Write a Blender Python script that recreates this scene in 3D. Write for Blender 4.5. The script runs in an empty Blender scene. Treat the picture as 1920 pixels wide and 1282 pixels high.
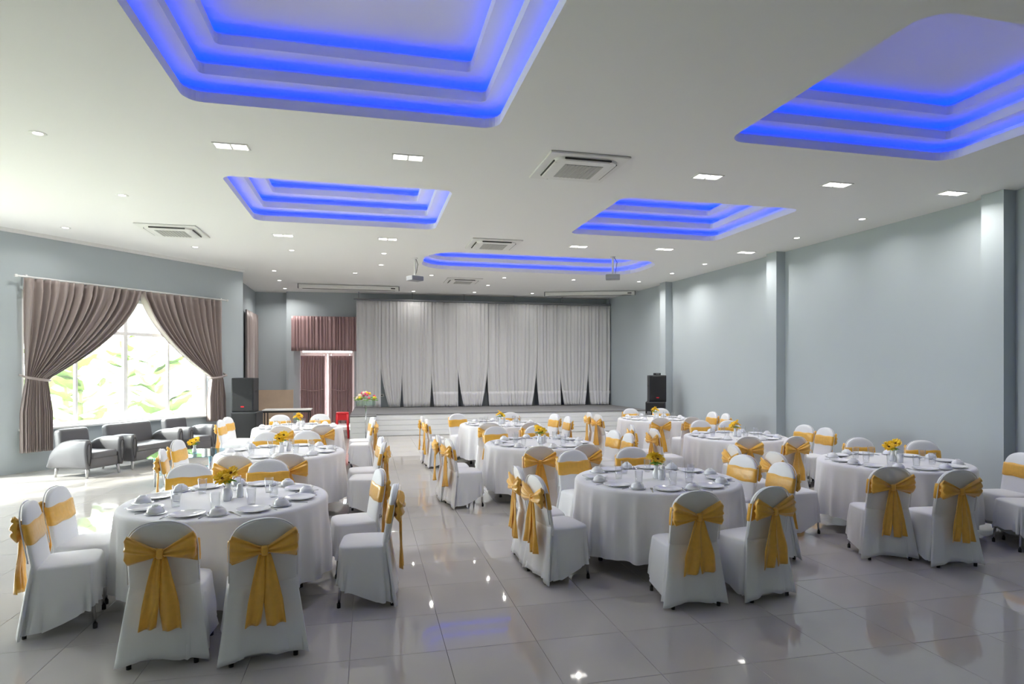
import bpy, bmesh, math, random
from math import sin, cos, pi, sqrt, atan2, radians
from mathutils import Vector, Matrix

# ------------------------------------------------------------------ camera, world, sun, exposure
F, EYE, HOR, CEIL = 1150.0, 1.8, 692.0, 4.2      # focal length (px), eye height, horizon row, ceiling height
scene = bpy.context.scene
col = scene.collection
cd = bpy.data.cameras.new('camera'); cam = bpy.data.objects.new('camera', cd); col.objects.link(cam)
cam.location = (0, 0, EYE); cam.rotation_euler = (pi/2, 0, 0)
cd.sensor_width = 36; cd.lens = 36*F/1920; cd.shift_y = (HOR-641)/1920; cd.clip_end = 300
scene.camera = cam
scene.view_settings.view_transform = 'Standard'; scene.view_settings.look = 'None'
scene.view_settings.exposure = 1.08; scene.view_settings.gamma = 1.0
scene.view_settings.use_curve_mapping = False
try:
    scene.cycles.use_denoising = True
    scene.cycles.max_bounces = 10; scene.cycles.diffuse_bounces = 6; scene.cycles.transparent_max_bounces = 16
    scene.cycles.sample_clamp_indirect = 6.0
    scene.cycles.caustics_reflective = False; scene.cycles.caustics_refractive = False
except Exception: pass
world = bpy.data.worlds.new('sky'); scene.world = world; world.use_nodes = True
bg = world.node_tree.nodes['Background']
bg.inputs['Color'].default_value = (0.95, 0.965, 1.0, 1); bg.inputs['Strength'].default_value = 9.5
sd = bpy.data.lights.new('sun', 'SUN'); sd.energy = 7.0; sd.angle = radians(3.0); sd.color = (1, .95, .86)
sun = bpy.data.objects.new('sun', sd); col.objects.link(sun)
sun.rotation_euler = Vector((.80, .38, -.64)).to_track_quat('-Z', 'Y').to_euler()
DOWN_W = 5.5          # watts of one downlight
LED_E = 4.4           # emission of the blue cove strips

# ------------------------------------------------------------------ materials
def mat(name, color, rough=.6, metal=0, spec=.5, bump=None, emit=None, sheen=0, var=None, trans=0, coat=0):
    m = bpy.data.materials.new(name); m.use_nodes = True
    nt = m.node_tree; b = nt.nodes['Principled BSDF']
    b.inputs['Base Color'].default_value = (*color, 1); b.inputs['Roughness'].default_value = rough
    b.inputs['Metallic'].default_value = metal; b.inputs['Specular IOR Level'].default_value = spec
    b.inputs['Sheen Weight'].default_value = sheen; b.inputs['Transmission Weight'].default_value = trans
    b.inputs['Coat Weight'].default_value = coat
    if emit: b.inputs['Emission Color'].default_value = (*emit[0], 1); b.inputs['Emission Strength'].default_value = emit[1]
    if var or bump:
        tc = nt.nodes.new('ShaderNodeTexCoord')
    if var:                                        # (scale, amount) gentle colour variation
        n = nt.nodes.new('ShaderNodeTexNoise'); n.inputs['Scale'].default_value = var[0]; n.inputs['Detail'].default_value = 4
        r = nt.nodes.new('ShaderNodeValToRGB'); a = var[1]
        r.color_ramp.elements[0].position = .3; r.color_ramp.elements[1].position = .7
        r.color_ramp.elements[0].color = (*[c*(1-a) for c in color], 1); r.color_ramp.elements[1].color = (*[min(1, c*(1+a)) for c in color], 1)
        nt.links.new(tc.outputs['Object'], n.inputs['Vector']); nt.links.new(n.outputs['Fac'], r.inputs['Fac']); nt.links.new(r.outputs['Color'], b.inputs['Base Color'])
    if bump:                                       # (scale, strength, distance)
        n = nt.nodes.new('ShaderNodeTexNoise'); n.inputs['Scale'].default_value = bump[0]; n.inputs['Detail'].default_value = 5
        bp = nt.nodes.new('ShaderNodeBump'); bp.inputs['Strength'].default_value = bump[1]; bp.inputs['Distance'].default_value = bump[2]
        nt.links.new(tc.outputs['Object'], n.inputs['Vector']); nt.links.new(n.outputs['Fac'], bp.inputs['Height']); nt.links.new(bp.outputs['Normal'], b.inputs['Normal'])
    return m

def pane_mat(name, tint, refl=.08, glare_veil=0):
    m = bpy.data.materials.new(name); m.use_nodes = True; nt = m.node_tree; nt.nodes.clear()
    o = nt.nodes.new('ShaderNodeOutputMaterial'); mx = nt.nodes.new('ShaderNodeMixShader'); t = nt.nodes.new('ShaderNodeBsdfTransparent'); g = nt.nodes.new('ShaderNodeBsdfGlossy')
    t.inputs['Color'].default_value = (*tint, 1); g.inputs['Roughness'].default_value = .02
    lw = nt.nodes.new('ShaderNodeLayerWeight'); pw = nt.nodes.new('ShaderNodeMath'); pw.operation = 'POWER'; pw.inputs[1].default_value = 3.0
    mr = nt.nodes.new('ShaderNodeMapRange'); mr.inputs['To Min'].default_value = refl*.5; mr.inputs['To Max'].default_value = min(.9, refl*7)
    nt.links.new(lw.outputs['Facing'], pw.inputs[0]); nt.links.new(pw.outputs[0], mr.inputs['Value']); nt.links.new(mr.outputs[0], mx.inputs[0]); nt.links.new(t.outputs[0], mx.inputs[1]); nt.links.new(g.outputs[0], mx.inputs[2])
    if glare_veil:  # milky translucent share imitating glare and bloom on the panes
        m2 = nt.nodes.new('ShaderNodeMixShader'); tr = nt.nodes.new('ShaderNodeBsdfTranslucent'); tr.inputs['Color'].default_value = (.95, .95, .92, 1); m2.inputs[0].default_value = glare_veil
        nt.links.new(mx.outputs[0], m2.inputs[1]); nt.links.new(tr.outputs[0], m2.inputs[2]); nt.links.new(m2.outputs[0], o.inputs[0])
    else: nt.links.new(mx.outputs[0], o.inputs[0])
    return m

M = dict(
    wall=mat('wall_paint', (.425, .475, .505), .75, var=(.6, .02), bump=(180, .06, .002)),
    ceil=mat('ceiling_paint', (.80, .80, .79), .8),
    tile=mat('floor_tile', (.48, .46, .44), .028, spec=.45, var=(1.3, .03)),
    grout=mat('grout', (.45, .43, .415), .8),
    cover=mat('white_polyester', (.80, .81, .83), .72, sheen=.15, bump=(55, .12, .004)),
    cloth=mat('white_linen', (.82, .82, .84), .75, sheen=.1, bump=(90, .08, .003)),
    gold=mat('gold_satin', (.82, .44, .04), .29, spec=.8, sheen=.3, bump=(30, .35, .008), var=(30, .05)),
    chrome=mat('chrome', (.62, .62, .63), .18, 1),
    black=mat('black_rubber', (.015, .015, .016), .6),
    steel=mat('grey_steel', (.32, .33, .34), .35, 1),
    china=mat('white_china', (.84, .85, .88), .18, coat=.3),
    cutlery=mat('cutlery_steel', (.36, .36, .38), .2, 1),
    glass=pane_mat('tumbler_glass', (.975, .98, .985), .10),
    pane=pane_mat('window_glass', (.95, .98, .97), .07, .012),
    tglass=pane_mat('table_glass', (.62, .84, .90), .10),
    frame=mat('window_frame', (.80, .80, .80), .45),
    curtain=mat('taupe_satin', (.30, .245, .235), .42, spec=.6, sheen=.3, bump=(60, .1, .003)),
    doorcur=mat('mauve_satin', (.35, .22, .225), .42, spec=.6, sheen=.3),  # base colour raised to stand in for backlight through the cloth
    stagecur=mat('grey_voile', (.66, .66, .665), .75, sheen=.2),
    hem=mat('pale_hem', (.68, .68, .70), .75),
    carpet=mat('stage_carpet', (.22, .22, .23), .95, bump=(300, .4, .003)),
    board=mat('white_board', (.72, .74, .75), .5),
    spk=mat('black_speaker', (.018, .02, .024), .55, bump=(400, .3, .001)),
    grille=mat('speaker_grille', (.008, .009, .011), .5, bump=(700, .5, .001)),
    red=mat('red_plastic', (.62, .01, .02), .3),
    tan=mat('tan_plywood', (.50, .38, .28), .7, var=(3, .08)),
    leather=mat('grey_leatherette', (.105, .105, .115), .42, bump=(160, .15, .002)),
    pipe=mat('dark_piping', (.03, .03, .035), .5),
    leg=mat('pale_leg', (.55, .55, .55), .3, .6),
    acw=mat('appliance_white', (.74, .74, .72), .45),
    acg=mat('appliance_grille', (.42, .42, .40), .6),
    dark=mat('dark_slot', (.03, .03, .03), .8),
    lamp=mat('lamp_lens', (1, 1, 1), .4, emit=((1, .97, .92), 3.5)),
    led=mat('blue_led', (.02, .05, 1), .4, emit=((.0, .05, 1.0), LED_E)),
    petal=mat('yellow_petal', (.97, .66, .015), .55, sheen=.2),
    orange=mat('orange_petal', (.93, .36, .01), .55),
    seed=mat('brown_seed_head', (.12, .05, .01), .8),
    leaf=mat('green_leaf', (.16, .38, .04), .5),
    banana=mat('banana_leaf', (.24, .36, .10), .5, var=(2, .25)),
    trunk=mat('banana_stem', (.30, .34, .14), .7),
    grass=mat('garden_ground', (.30, .36, .16), .9, var=(1.2, .3)),
    rose=mat('rose_petal', (.65, .10, .18), .6), pale=mat('cream_petal', (.80, .68, .52), .6),
    grey=mat('grey_device', (.25, .26, .28), .5),
    cornice=mat('white_cornice', (.78, .78, .77), .6),
    acrylic=pane_mat('acrylic', (.80, .93, .86), .12),
)

# ------------------------------------------------------------------ helpers
def mesh(name, verts, faces, smooth=True):
    me = bpy.data.meshes.new(name); me.from_pydata([tuple(v) for v in verts], [], faces); me.update()
    bm = bmesh.new(); bm.from_mesh(me); bmesh.ops.recalc_face_normals(bm, faces=bm.faces); bm.to_mesh(me); bm.free()
    if smooth: me.polygons.foreach_set('use_smooth', [True]*len(me.polygons))
    return me
def ob(name, data, material=None, parent=None, loc=None, rz=None):
    o = bpy.data.objects.new(name, data); col.objects.link(o)
    if material is not None and data is not None and not data.materials: data.materials.append(material)
    if parent is not None: o.parent = parent
    if loc is not None: o.location = loc
    if rz is not None: o.rotation_euler = (0, 0, rz)
    return o
def tag(o, label, cat, group=None, kind=None):
    o['label'] = label; o['category'] = cat
    if group: o['group'] = group
    if kind: o['kind'] = kind
    return o
def struct(o, label, cat): return tag(o, label, cat, kind='structure')
def empty(name, loc=(0, 0, 0), rz=0):
    o = ob(name, None, loc=loc, rz=rz); o.empty_display_size = .1; return o
class MB:
    def __init__(s): s.v = []; s.f = []
    def add(s, v, f):
        n = len(s.v); s.v += [Vector(p) for p in v]; s.f += [tuple(i+n for i in q) for q in f]; return s
    def box(s, c, d, rz=0):
        x, y, z = c; a, b, h = d[0]/2, d[1]/2, d[2]/2; cs, sn = cos(rz), sin(rz)
        v = [(x+i*a*cs-j*b*sn, y+i*a*sn+j*b*cs, z+k*h) for k in (-1, 1) for i, j in ((-1, -1), (1, -1), (1, 1), (-1, 1))]
        return s.add(v, [(3, 2, 1, 0), (4, 5, 6, 7), (0, 1, 5, 4), (1, 2, 6, 5), (2, 3, 7, 6), (3, 0, 4, 7)])
    def rbox(s, c, d, r=.02, seg=2, tilt=0):
        bm = bmesh.new(); bmesh.ops.create_cube(bm, size=1)
        bmesh.ops.scale(bm, vec=d, verts=bm.verts); bmesh.ops.bevel(bm, geom=bm.edges[:], offset=r, segments=seg, affect='EDGES', profile=.5)
        mt = Matrix.Translation(c) @ Matrix.Rotation(tilt, 4, 'X'); bm.transform(mt)
        bm.verts.index_update(); v = [p.co.copy() for p in bm.verts]; f = [[q.index for q in fc.verts] for fc in bm.faces]; bm.free()
        return s.add(v, f)
    def loft(s, rings, cap0=True, cap1=True, cyc=True):
        n = len(rings[0]); v = [p for r in rings for p in r]; f = []
        for i in range(len(rings)-1):
            for j in range(n if cyc else n-1):
                k = (j+1) % n; f.append((i*n+j, i*n+k, (i+1)*n+k, (i+1)*n+j))
        if cap0: f.append(tuple(range(n))[::-1])
        if cap1: f.append(tuple((len(rings)-1)*n+j for j in range(n)))
        return s.add(v, f)
    def tube(s, pts, r, n=8):
        pts = [Vector(p) for p in pts]; rs = r if isinstance(r, (list, tuple)) else [r]*len(pts); rings = []
        for i, p in enumerate(pts):
            t = (pts[min(i+1, len(pts)-1)]-pts[max(i-1, 0)]).normalized()
            a = t.cross(Vector((0, 0, 1)) if abs(t.z) < .95 else Vector((1, 0, 0))).normalized(); b = t.cross(a)
            rings.append([p+a*rs[i]*cos(2*pi*j/n)+b*rs[i]*sin(2*pi*j/n) for j in range(n)])
        return s.loft(rings)
    def lathe(s, prof, n=20, c=(0, 0, 0)):
        rings = [[(c[0]+max(r, 1e-4)*cos(2*pi*j/n), c[1]+max(r, 1e-4)*sin(2*pi*j/n), c[2]+z) for j in range(n)] for r, z in prof]
        return s.loft(rings)
    def grid(s, fn, nu, nv, thick=0):
        v = [Vector(fn(i/nu, j/nv)) for j in range(nv+1) for i in range(nu+1)]
        f = [(j*(nu+1)+i, j*(nu+1)+i+1, (j+1)*(nu+1)+i+1, (j+1)*(nu+1)+i) for j in range(nv) for i in range(nu)]
        return s.add(v, f)
    def me(s, name, smooth=False): return mesh(name, s.v, s.f, smooth)
    def ob(s, name, m, parent=None, smooth=False, loc=None, rz=None): return ob(name, s.me(name, smooth), m, parent, loc, rz)
def solid(o, t):
    md = o.modifiers.new('thickness', 'SOLIDIFY'); md.thickness = t; md.offset = 0; return o
def fl(px, py, z=0.0):
    """world point at height z for a spot read off the photograph (floor, table top or ceiling plane)"""
    Y = F*(EYE-z)/(py-HOR); return Vector(((px-960)/F*Y, Y, z))
def on_line(px, A, B):
    r = (px-960)/F; dx, dy = B[0]-A[0], B[1]-A[1]; t = (r*A[1]-A[0])/(dx-r*dy); return Vector((A[0]+dx*t, A[1]+dy*t, 0))
def zat(py, Y): return EYE-(py-HOR)/F*Y
TH = radians(13.2)                                    # the hall's own axes, turned from the camera's
DEP = Vector((-sin(TH), cos(TH), 0)); LAT = Vector((cos(TH), sin(TH), 0))

# ------------------------------------------------------------------ room shell
R_A, R_B = Vector((10.09, -4.0, 0)), Vector((3.24, 21.17, 0))
B_A, B_B = Vector((3.24, 21.17, 0)), Vector((-6.92, 18.96, 0))
N_A, N_B = Vector((-6.99, 19.27, 0)), Vector((-7.97, 19.05, 0))
T_A, T_B = Vector((-7.97, 19.05, 0)), Vector((-6.93, 14.85, 0))
L_A, L_B = Vector((-6.52, 14.83, 0)), Vector((-12.63, 2.0, 0))
def wall(name, A, B, label, holes=(), z0=0.0, z1=CEIL, th=.2, m='wall'):
    d = (B-A); L = d.length; d.normalize(); n = Vector((d.y, -d.x, 0))        # outward side
    ctr = Vector((-1, 9, 0))
    if (A+n-ctr).length < (A-n-ctr).length: n = -n
    ss = sorted({0.0, L, *[h[0] for h in holes], *[h[1] for h in holes]}); zs = sorted({z0, z1, *[h[2] for h in holes], *[h[3] for h in holes]})
    mb = MB(); rz = atan2(d.y, d.x)
    for a, b in zip(ss, ss[1:]):
        for c, e in zip(zs, zs[1:]):
            if any(h[0] <= (a+b)/2 <= h[1] and h[2] <= (c+e)/2 <= h[3] for h in holes): continue
            p = A+d*((a+b)/2)+n*th/2; mb.box((p.x, p.y, (c+e)/2), (b-a, th, e-c), rz)
    o = mb.ob(name, M[m]); struct(o, label, 'wall'); return o, d, n
def spos(P, A): return (Vector((P.x, P.y, 0))-A).length

wall('wall_right', R_A, R_B, 'long pale grey wall with square pillars on the right')
dl, dr = on_line(563, B_B, B_A), on_line(664, B_B, B_A)
door_s = (spos(dr, B_A), spos(dl, B_A))
wall_back, bd, bn = wall('wall_back', B_A, B_B, 'grey end wall behind the stage and curtained door', [(door_s[0], door_s[1], 0, 2.62)])
wall('wall_alcove', N_A, N_B, 'narrow darker recess of wall left of the curtained door')
wall('wall_alcove_return', B_B+Vector((0, .02, 0)), N_A, 'short return of wall beside the recess', th=.06)
wall('wall_far_left', T_A, T_B, 'receding grey wall hung with a closed taupe curtain')
w1, w2 = on_line(41, L_B, L_A), on_line(391, L_B, L_A)
win_s = (spos(w2, L_A), spos(w1, L_A))
far_s = (win_s[1]+.75, win_s[1]+.75+6.0)
wall_left, ld, ln = wall('wall_left', L_A, L_B, 'slanting grey wall with the big curtained window', [(win_s[0], win_s[1], .76, 3.2), (far_s[0], far_s[1], .1, 3.2)])
wall('wall_side', L_B, Vector((-12.63, -4, 0)), 'plain side wall behind the camera')
wall('wall_rear', Vector((-12.63, -4, 0)), R_A, 'plain rear wall behind the camera')
# pier where the slanting wall ends
mb = MB(); mb.box((0, 0, CEIL/2), (.42, .34, CEIL)); pr = mb.ob('wall_pier', M['wall'], loc=(-6.84, 14.92, 0), rz=atan2(.903, .43)); struct(pr, 'pale pier at the end of the slanting window wall', 'pillar')
# pillars along the right wall
rd = (R_B-R_A).normalized(); rn = Vector((-rd.y, rd.x, 0))
if rn.x > 0: rn = -rn
for px, py, wh in ((1904, 357, 'nearest the camera at the right edge'), (1472, 472, 'in the middle of the right wall'), (1260.5, 528.6, 'behind the right-hand loudspeakers')):
    p = fl(px, py, CEIL); p.z = 0; c = p+rd*.15+rn*.10
    o = MB().box((0, 0, CEIL/2), (.30, .22, CEIL)).ob('wall_pillar', M['wall'], loc=(c.x, c.y, 0), rz=atan2(rd.y, rd.x))
    struct(o, 'square grey wall pillar '+wh, 'pillar')

# floor: grout bed plus separate tiles, laid on the hall's axes
floor = MB().box((-1, 8.5, -.06), (26, 27, .10)).ob('floor', M['grout']); struct(floor, 'glossy grey tiled floor of the hall', 'floor')
TS, TG = .6, .002
def tile_geo(mb, cx, cy, rz):
    a = TS/2-TG/2; b = a-.002; cs, sn = cos(rz), sin(rz)
    v = [(cx+i*w*cs-j*w*sn, cy+i*w*sn+j*w*cs, z) for w, z in ((a, -.012), (a, -.0015), (b, 0)) for i, j in ((-1, -1), (1, -1), (1, 1), (-1, 1))]
    f = [(8, 9, 10, 11)]+[(r*4+k, r*4+(k+1) % 4, r*4+4+(k+1) % 4, r*4+4+k) for r in (0, 1) for k in range(4)]
    mb.add(v, f)
tb = MB(); tile_geo(tb, 0, 0, 0); tile_me = tb.me('tile')
o0 = fl(837, 1218.7); cells = []
def inside(x, y):
    return x < 10.09-.272*(y+4)+.3 and y < 21.17+.217*(x-3.24) and x > -13 and y > -4 and x > (-8.65+.476*(y-10.36) if y > 2 else -12.7)-.3 or (x < -6.4 and y > 14.5 and x > -7.26-.245*(y-16.5)-.3 and y < 19.2)
for i in range(-40, 41):
    for j in range(-30, 40):
        c = o0+LAT*(TS*(i+.5))+DEP*(TS*(j+.5))
        if not inside(c.x, c.y): continue
        vis = c.y > 2.9 and abs(c.x) < .86*c.y+.4
        cells.append((c.y if vis else 900+abs(c.y), c))
cells.sort(key=lambda t: t[0])
for k, (_, c) in enumerate(cells[:300]): ob('tile', tile_me, M['tile'], floor, (c.x, c.y, 0), TH)
tb = MB()
for _, c in cells[300:]: tile_geo(tb, c.x, c.y, TH)
o = tb.ob('tile_field', M['tile'], floor); o['kind'] = 'stuff'

# ceiling with five stepped coffers
def rrect(w, d, r, n=7):
    pts = []
    r = max(r, .02)
    for cx, cy, a0 in ((w/2-r, d/2-r, 0), (-w/2+r, d/2-r, pi/2), (-w/2+r, -d/2+r, pi), (w/2-r, -d/2+r, 1.5*pi)):
        pts += [(cx+r*cos(a0+pi/2*k/n), cy+r*sin(a0+pi/2*k/n)) for k in range(n+1)]
    return pts
COF = [((-1.26, 4.64), 2.85, 2.40, .16, 3, 'nearest coffer above the front-left of the hall'), ((-2.47, 9.08), 2.90, 2.36, .16, 3, 'coffer above the left tables'),
       ((3.92, 5.60), 2.85, 2.42, .20, 3, 'large coffer at the upper right'), ((2.68, 10.03), 2.86, 2.36, .16, 3, 'coffer above the centre right tables'),
       ((.62, 14.15), 5.3, 2.20, .75, 2, 'long round-ended coffer nearest the stage')]
outline = [(10.4, -4.3), (3.3, 21.5), (-7.0, 19.3), (-7.0, 19.6), (-8.3, 19.3), (-7.15, 14.9), (-12.9, 2.1), (-12.9, -4.3)]
bm = bmesh.new(); edges = []
def loop(pts):
    vs = [bm.verts.new((x, y, CEIL)) for x, y in pts]
    for a, b in zip(vs, vs[1:]+vs[:1]): edges.append(bm.edges.new((a, b)))
loop(outline)
def place(c, x, y, ang=TH): return (c[0]+x*cos(ang)-y*sin(ang), c[1]+x*sin(ang)+y*cos(ang))
for c, w, d, r, n, lb in COF: loop([place(c, x, y) for x, y in rrect(w, d, r)])
bmesh.ops.triangle_fill(bm, edges=edges, use_beauty=True)
for f in bm.faces:
    if f.normal.z > 0: f.normal_flip()
me = bpy.data.meshes.new('ceiling'); bm.to_mesh(me); bm.free()
ceiling = ob('ceiling', me, M['ceil']); struct(ceiling, 'white plaster ceiling with five blue-lit coffers', 'ceiling')
roof = MB().loft([[(x, y, CEIL+h) for x, y in outline] for h in (.85, .95)]).ob('roof_slab', M['ceil'], ceiling)
mb = MB(); mb.loft([[(x, y, CEIL+h) for x, y in outline] for h in (.0, .85)], False, False); mb.ob('roof_edge', M['ceil'], ceiling)
for c, w, d, r, n, lb in COF:
    prof = [(0, 0)]; z = 0; leds = []; ins = 0
    for k in range(n):
        ins = (0, .15, .32)[k]; nxt = (.15, .32, .32)[k]
        prof += [(ins, z+.095), (ins-.025, z+.095), (ins-.025, z+.03), (ins-.16, z+.03), (ins-.16, z+.19)]
        leds.append((ins-.150, ins-.158, z+.065)); z += .19
        if k < n-1: prof.append((nxt, z))
    rings = []
    for off, zz in prof:
        rr = r-off if r-off > .05 else .05
        rings.append([(x, y, zz) for x, y in rrect(w-2*off, d-2*off, rr)])
    mb = MB(); mb.loft(rings, False, True); co = mb.ob('coffer', M['ceil'], ceiling, loc=(c[0], c[1], CEIL), rz=TH); co['label'] = 'stepped blue-lit '+lb
    for a, b, zz in leds:
        mb = MB(); mb.loft([[(x, y, zz+h) for x, y in rrect(w-2*o_, d-2*o_, max(r-o_, .05))] for o_, h in ((b, 0), (a, 0), (a, .03), (b, .03))], False, False)
        mb.ob('led_strip', M['led'], co)
# cornice of the slanting wall
d_ = (L_B-L_A).normalized(); nin = -ln; mid = (L_A+L_B)/2+nin*.04
cr = MB().box((0, 0, 0), ((L_B-L_A).length, .06, .06)).ob('trim_1', M['cornice'], loc=(mid.x, mid.y, CEIL-.03), rz=atan2(d_.y, d_.x)); struct(cr, 'thin white cornice strip along the slanting wall', 'trim')

# ------------------------------------------------------------------ windows
def window(name, A, d, nout, s0, s1, z0, z1, npane, zt, label):
    rz = atan2(d.y, d.x); base = A+d*((s0+s1)/2)+nout*.10; W = s1-s0
    root = empty(name, (base.x, base.y, 0), rz); root['kind'] = 'structure'; root['label'] = label; root['category'] = 'window'
    for z in (z0+.03, z1-.03): MB().box((0, 0, z), (W, .08, .06)).ob('frame_rail', M['frame'], root)
    for x in (-W/2+.03, W/2-.03): MB().box((x, 0, (z0+z1)/2), (.06, .08, z1-z0-.12)).ob('frame_stile', M['frame'], root)
    if zt: MB().box((0, 0, zt), (W-.12, .07, .07)).ob('transom', M['frame'], root)
    for k in range(1, npane):
        x = -W/2+W*k/npane; MB().box((x, 0, (z0+z1)/2), (.08 if k*2 == npane else .045, .065, z1-z0-.12)).ob('mullion', M['frame'], root)
    for k in range(npane):
        x = -W/2+W*(k+.5)/npane; w = W/npane-.05
        for a, b in (((z0+.06, zt-.035), (zt+.035, z1-.06)) if zt else ((z0+.06, z1-.06),)):
            MB().box((x, 0, (a+b)/2), (w, .006, b-a)).ob('pane', M['pane'], root)
    return root
window('window_1', L_A, ld, ln, win_s[0], win_s[1], .76, 3.2, 4, 2.515, 'large aluminium window with four lights between taupe curtains')
window('window_2', L_A, ld, ln, far_s[0], far_s[1], .1, 3.2, 5, 2.515, 'tall glazed screen further along the slanting wall')
sl = L_A+ld*((win_s[0]+win_s[1])/2)-ln*.03
struct(MB().rbox((0, 0, 0), (win_s[1]-win_s[0]+.1, .14, .04), .01).ob('trim_2', M['frame'], loc=(sl.x, sl.y, .745), rz=atan2(ld.y, ld.x)), 'white sill under the big window', 'sill')
def portal(A, d, nout, s0, s1, z0, z1):
    l = bpy.data.lights.new('window_daylight', 'AREA'); l.shape = 'RECTANGLE'; l.size = s1-s0; l.size_y = z1-z0; l.cycles.is_portal = True
    p = A+d*((s0+s1)/2)+nout*.22; o = bpy.data.objects.new('window_daylight', l); col.objects.link(o)
    o.location = (p.x, p.y, (z0+z1)/2); o.rotation_euler = (-nout).to_track_quat('-Z', 'Z').to_euler()
portal(L_A, ld, ln, win_s[0], win_s[1], .76, 3.2); portal(L_A, ld, ln, far_s[0], far_s[1], .1, 3.2); portal(B_A, bd, bn, door_s[0], door_s[1], 0, 2.62)

# double glass door in the end wall
W = door_s[1]-door_s[0]; dc = B_A+bd*((door_s[0]+door_s[1])/2)+bn*.08
droot = empty('door_1', (dc.x, dc.y, 0), atan2(-bd.y, -bd.x)); tag(droot, 'bright glazed double door behind mauve curtains', 'door', kind='structure')
MB().box((0, 0, 2.59), (W, .1, .06)).ob('door_head', M['frame'], droot)
for s in (-1, 1):
    MB().box((s*(W/2-.03), 0, 1.28), (.06, .1, 2.56)).ob('door_jamb', M['frame'], droot)
    lf = empty('door_leaf', (s*(W/4-.015), 0, 0)); lf.parent = droot
    lw = W/2-.05
    MB().box((-lw/2+.05, 0, 1.15), (.09, .05, 2.26)).box((lw/2-.05, 0, 1.15), (.09, .05, 2.26)).box((0, 0, 2.24), (lw-.2, .05, .09)).box((0, 0, .12), (lw-.2, .05, .2)).ob('leaf_frame', M['frame'], lf)
    MB().box((0, 0, 1.2), (lw-.18, .008, 2.0)).ob('pane', M['pane'], lf)
MB().box((0, 0, 2.43), (W-.12, .008, .26)).ob('pane', M['pane'], droot)
MB().box((0, 0, 2.30), (W-.12, .06, .05)).ob('transom', M['frame'], droot)

# ------------------------------------------------------------------ curtains
def drape(name, W, ztop, zbot, nf, amp, x0=0, gather=None, seed=0, nu=120, nv=36, pleat=True):
    """gather=(ztie, xtie0, xtie1): swept to a tie"""
    rnd = random.Random(seed); ph = [rnd.uniform(0, 6.28) for _ in range(4)]
    def fn(u, v):
        z = ztop+(zbot-ztop)*v; x = x0+W*u
        w_ = u+.010*sin(5*2*pi*u+ph[0])+.006*sin(11*2*pi*u+ph[1])
        a = amp*(.75+.25*sin(2*pi*3*u+ph[2])); y = 0
        if gather:
            zt, g0, g1 = gather; xt = g0+(g1-g0)*u
            if z > zt:
                t = (ztop-z)/(ztop-zt); g = t**1.55; x = (x0+W*u)*(1-g)+xt*g; a *= (1-.55*t); y += .10*t*sin(pi*u)
                z -= .06*sin(pi*t)*abs(u if g1 > g0 and x0 == 0 else u)
            else:
                t = (zt-z)/(zt-zbot); x = xt+(xt-(g0+g1)/2)*.45*min(1, 2.2*t); a *= .45+.25*t
        if pleat and v < .06: a *= .7
        sw = sin(2*pi*nf*w_); y += a*(sw*.55+.45*math.copysign(abs(sw)**.45, sw))+.3*a*sin(2*pi*nf*2.0*w_+ph[3])*min(1, 3*v)
        return (x, y, z)
    return MB().grid(fn, nu, nv).me(name, True)
CB = L_A-ln*.16; crz = atan2(-ld.y, -ld.x)              # local +x runs from the far end towards the camera side reversed
wl = (on_line(36, L_B, L_A)-L_A).dot(ld); wr = (on_line(411, L_B, L_A)-L_A).dot(ld); wm = (on_line(256, L_B, L_A)-L_A).dot(ld)
o_l = L_A+ld*wl-ln*.15                                   # left end of the rod
span = wl-wr; lw = wl-wm
root = empty('window_curtain', (o_l.x, o_l.y, 0), crz); tag(root, 'taupe satin curtain swept to the left of the big window', 'curtain', 'big window curtains')
solid(ob('drape', drape('drape', lw, 3.38, .36, 15, .105, 0, (1.62, .02, .36), 1, 240, 44), M['curtain'], root), .004)
MB().tube([(-.04, .05, 1.70), (.0, -.09, 1.66), (.18, -.13, 1.62), (.36, -.08, 1.60), (.40, .05, 1.62)], .022, 8).ob('tieback', M['curtain'], root, True)
root = empty('window_curtain', (o_l.x, o_l.y, 0), crz); tag(root, 'taupe satin curtain swept to the right of the big window', 'curtain', 'big window curtains')
me2 = drape('drape', span-lw, 3.38, .62, 13, .105, 0, (1.62, .02, .34), 4, 220, 44)
for v in me2.vertices: v.co.x = span-v.co.x
me2.flip_normals()
solid(ob('drape', me2, M['curtain'], root), .004)
MB().tube([(span+.04, .05, 1.70), (span, -.09, 1.66), (span-.18, -.13, 1.62), (span-.34, -.08, 1.60), (span-.38, .05, 1.62)], .022, 8).ob('tieback', M['curtain'], root, True)
rr = empty('curtain_rod', (o_l.x, o_l.y, 3.40), crz); tag(rr, 'slim white curtain rod above the big window', 'curtain rod')
MB().tube([(-.1, .02, 0), (span+.1, .02, 0)], .014).ob('rod', M['frame'], rr); MB().rbox((-.11, .02, 0), (.05, .05, .05), .015).ob('finial', M['frame'], rr); MB().rbox((span+.11, .02, 0), (.05, .05, .05), .015).ob('finial', M['frame'], rr)
for x in (.05, span-.05): MB().box((x, .09, .02), (.03, .14, .03)).ob('bracket', M['frame'], rr)
# closed curtain on the far left wall
td = (T_A-T_B).normalized(); tn = Vector((td.y, -td.x, 0)); p = on_line(456, T_B, T_A); q = on_line(486, T_B, T_A)
o = solid(ob('side_curtain', drape('side_curtain', (q-p).length-.1, 3.47, .35, 20, .045, 0, None, 6, 140, 12), M['curtain'], None, (p+tn*.07).to_tuple(), atan2(td.y, td.x)), .004)
tag(o, 'closed taupe curtain on the far left wall beside the left loudspeakers', 'curtain')
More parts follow.
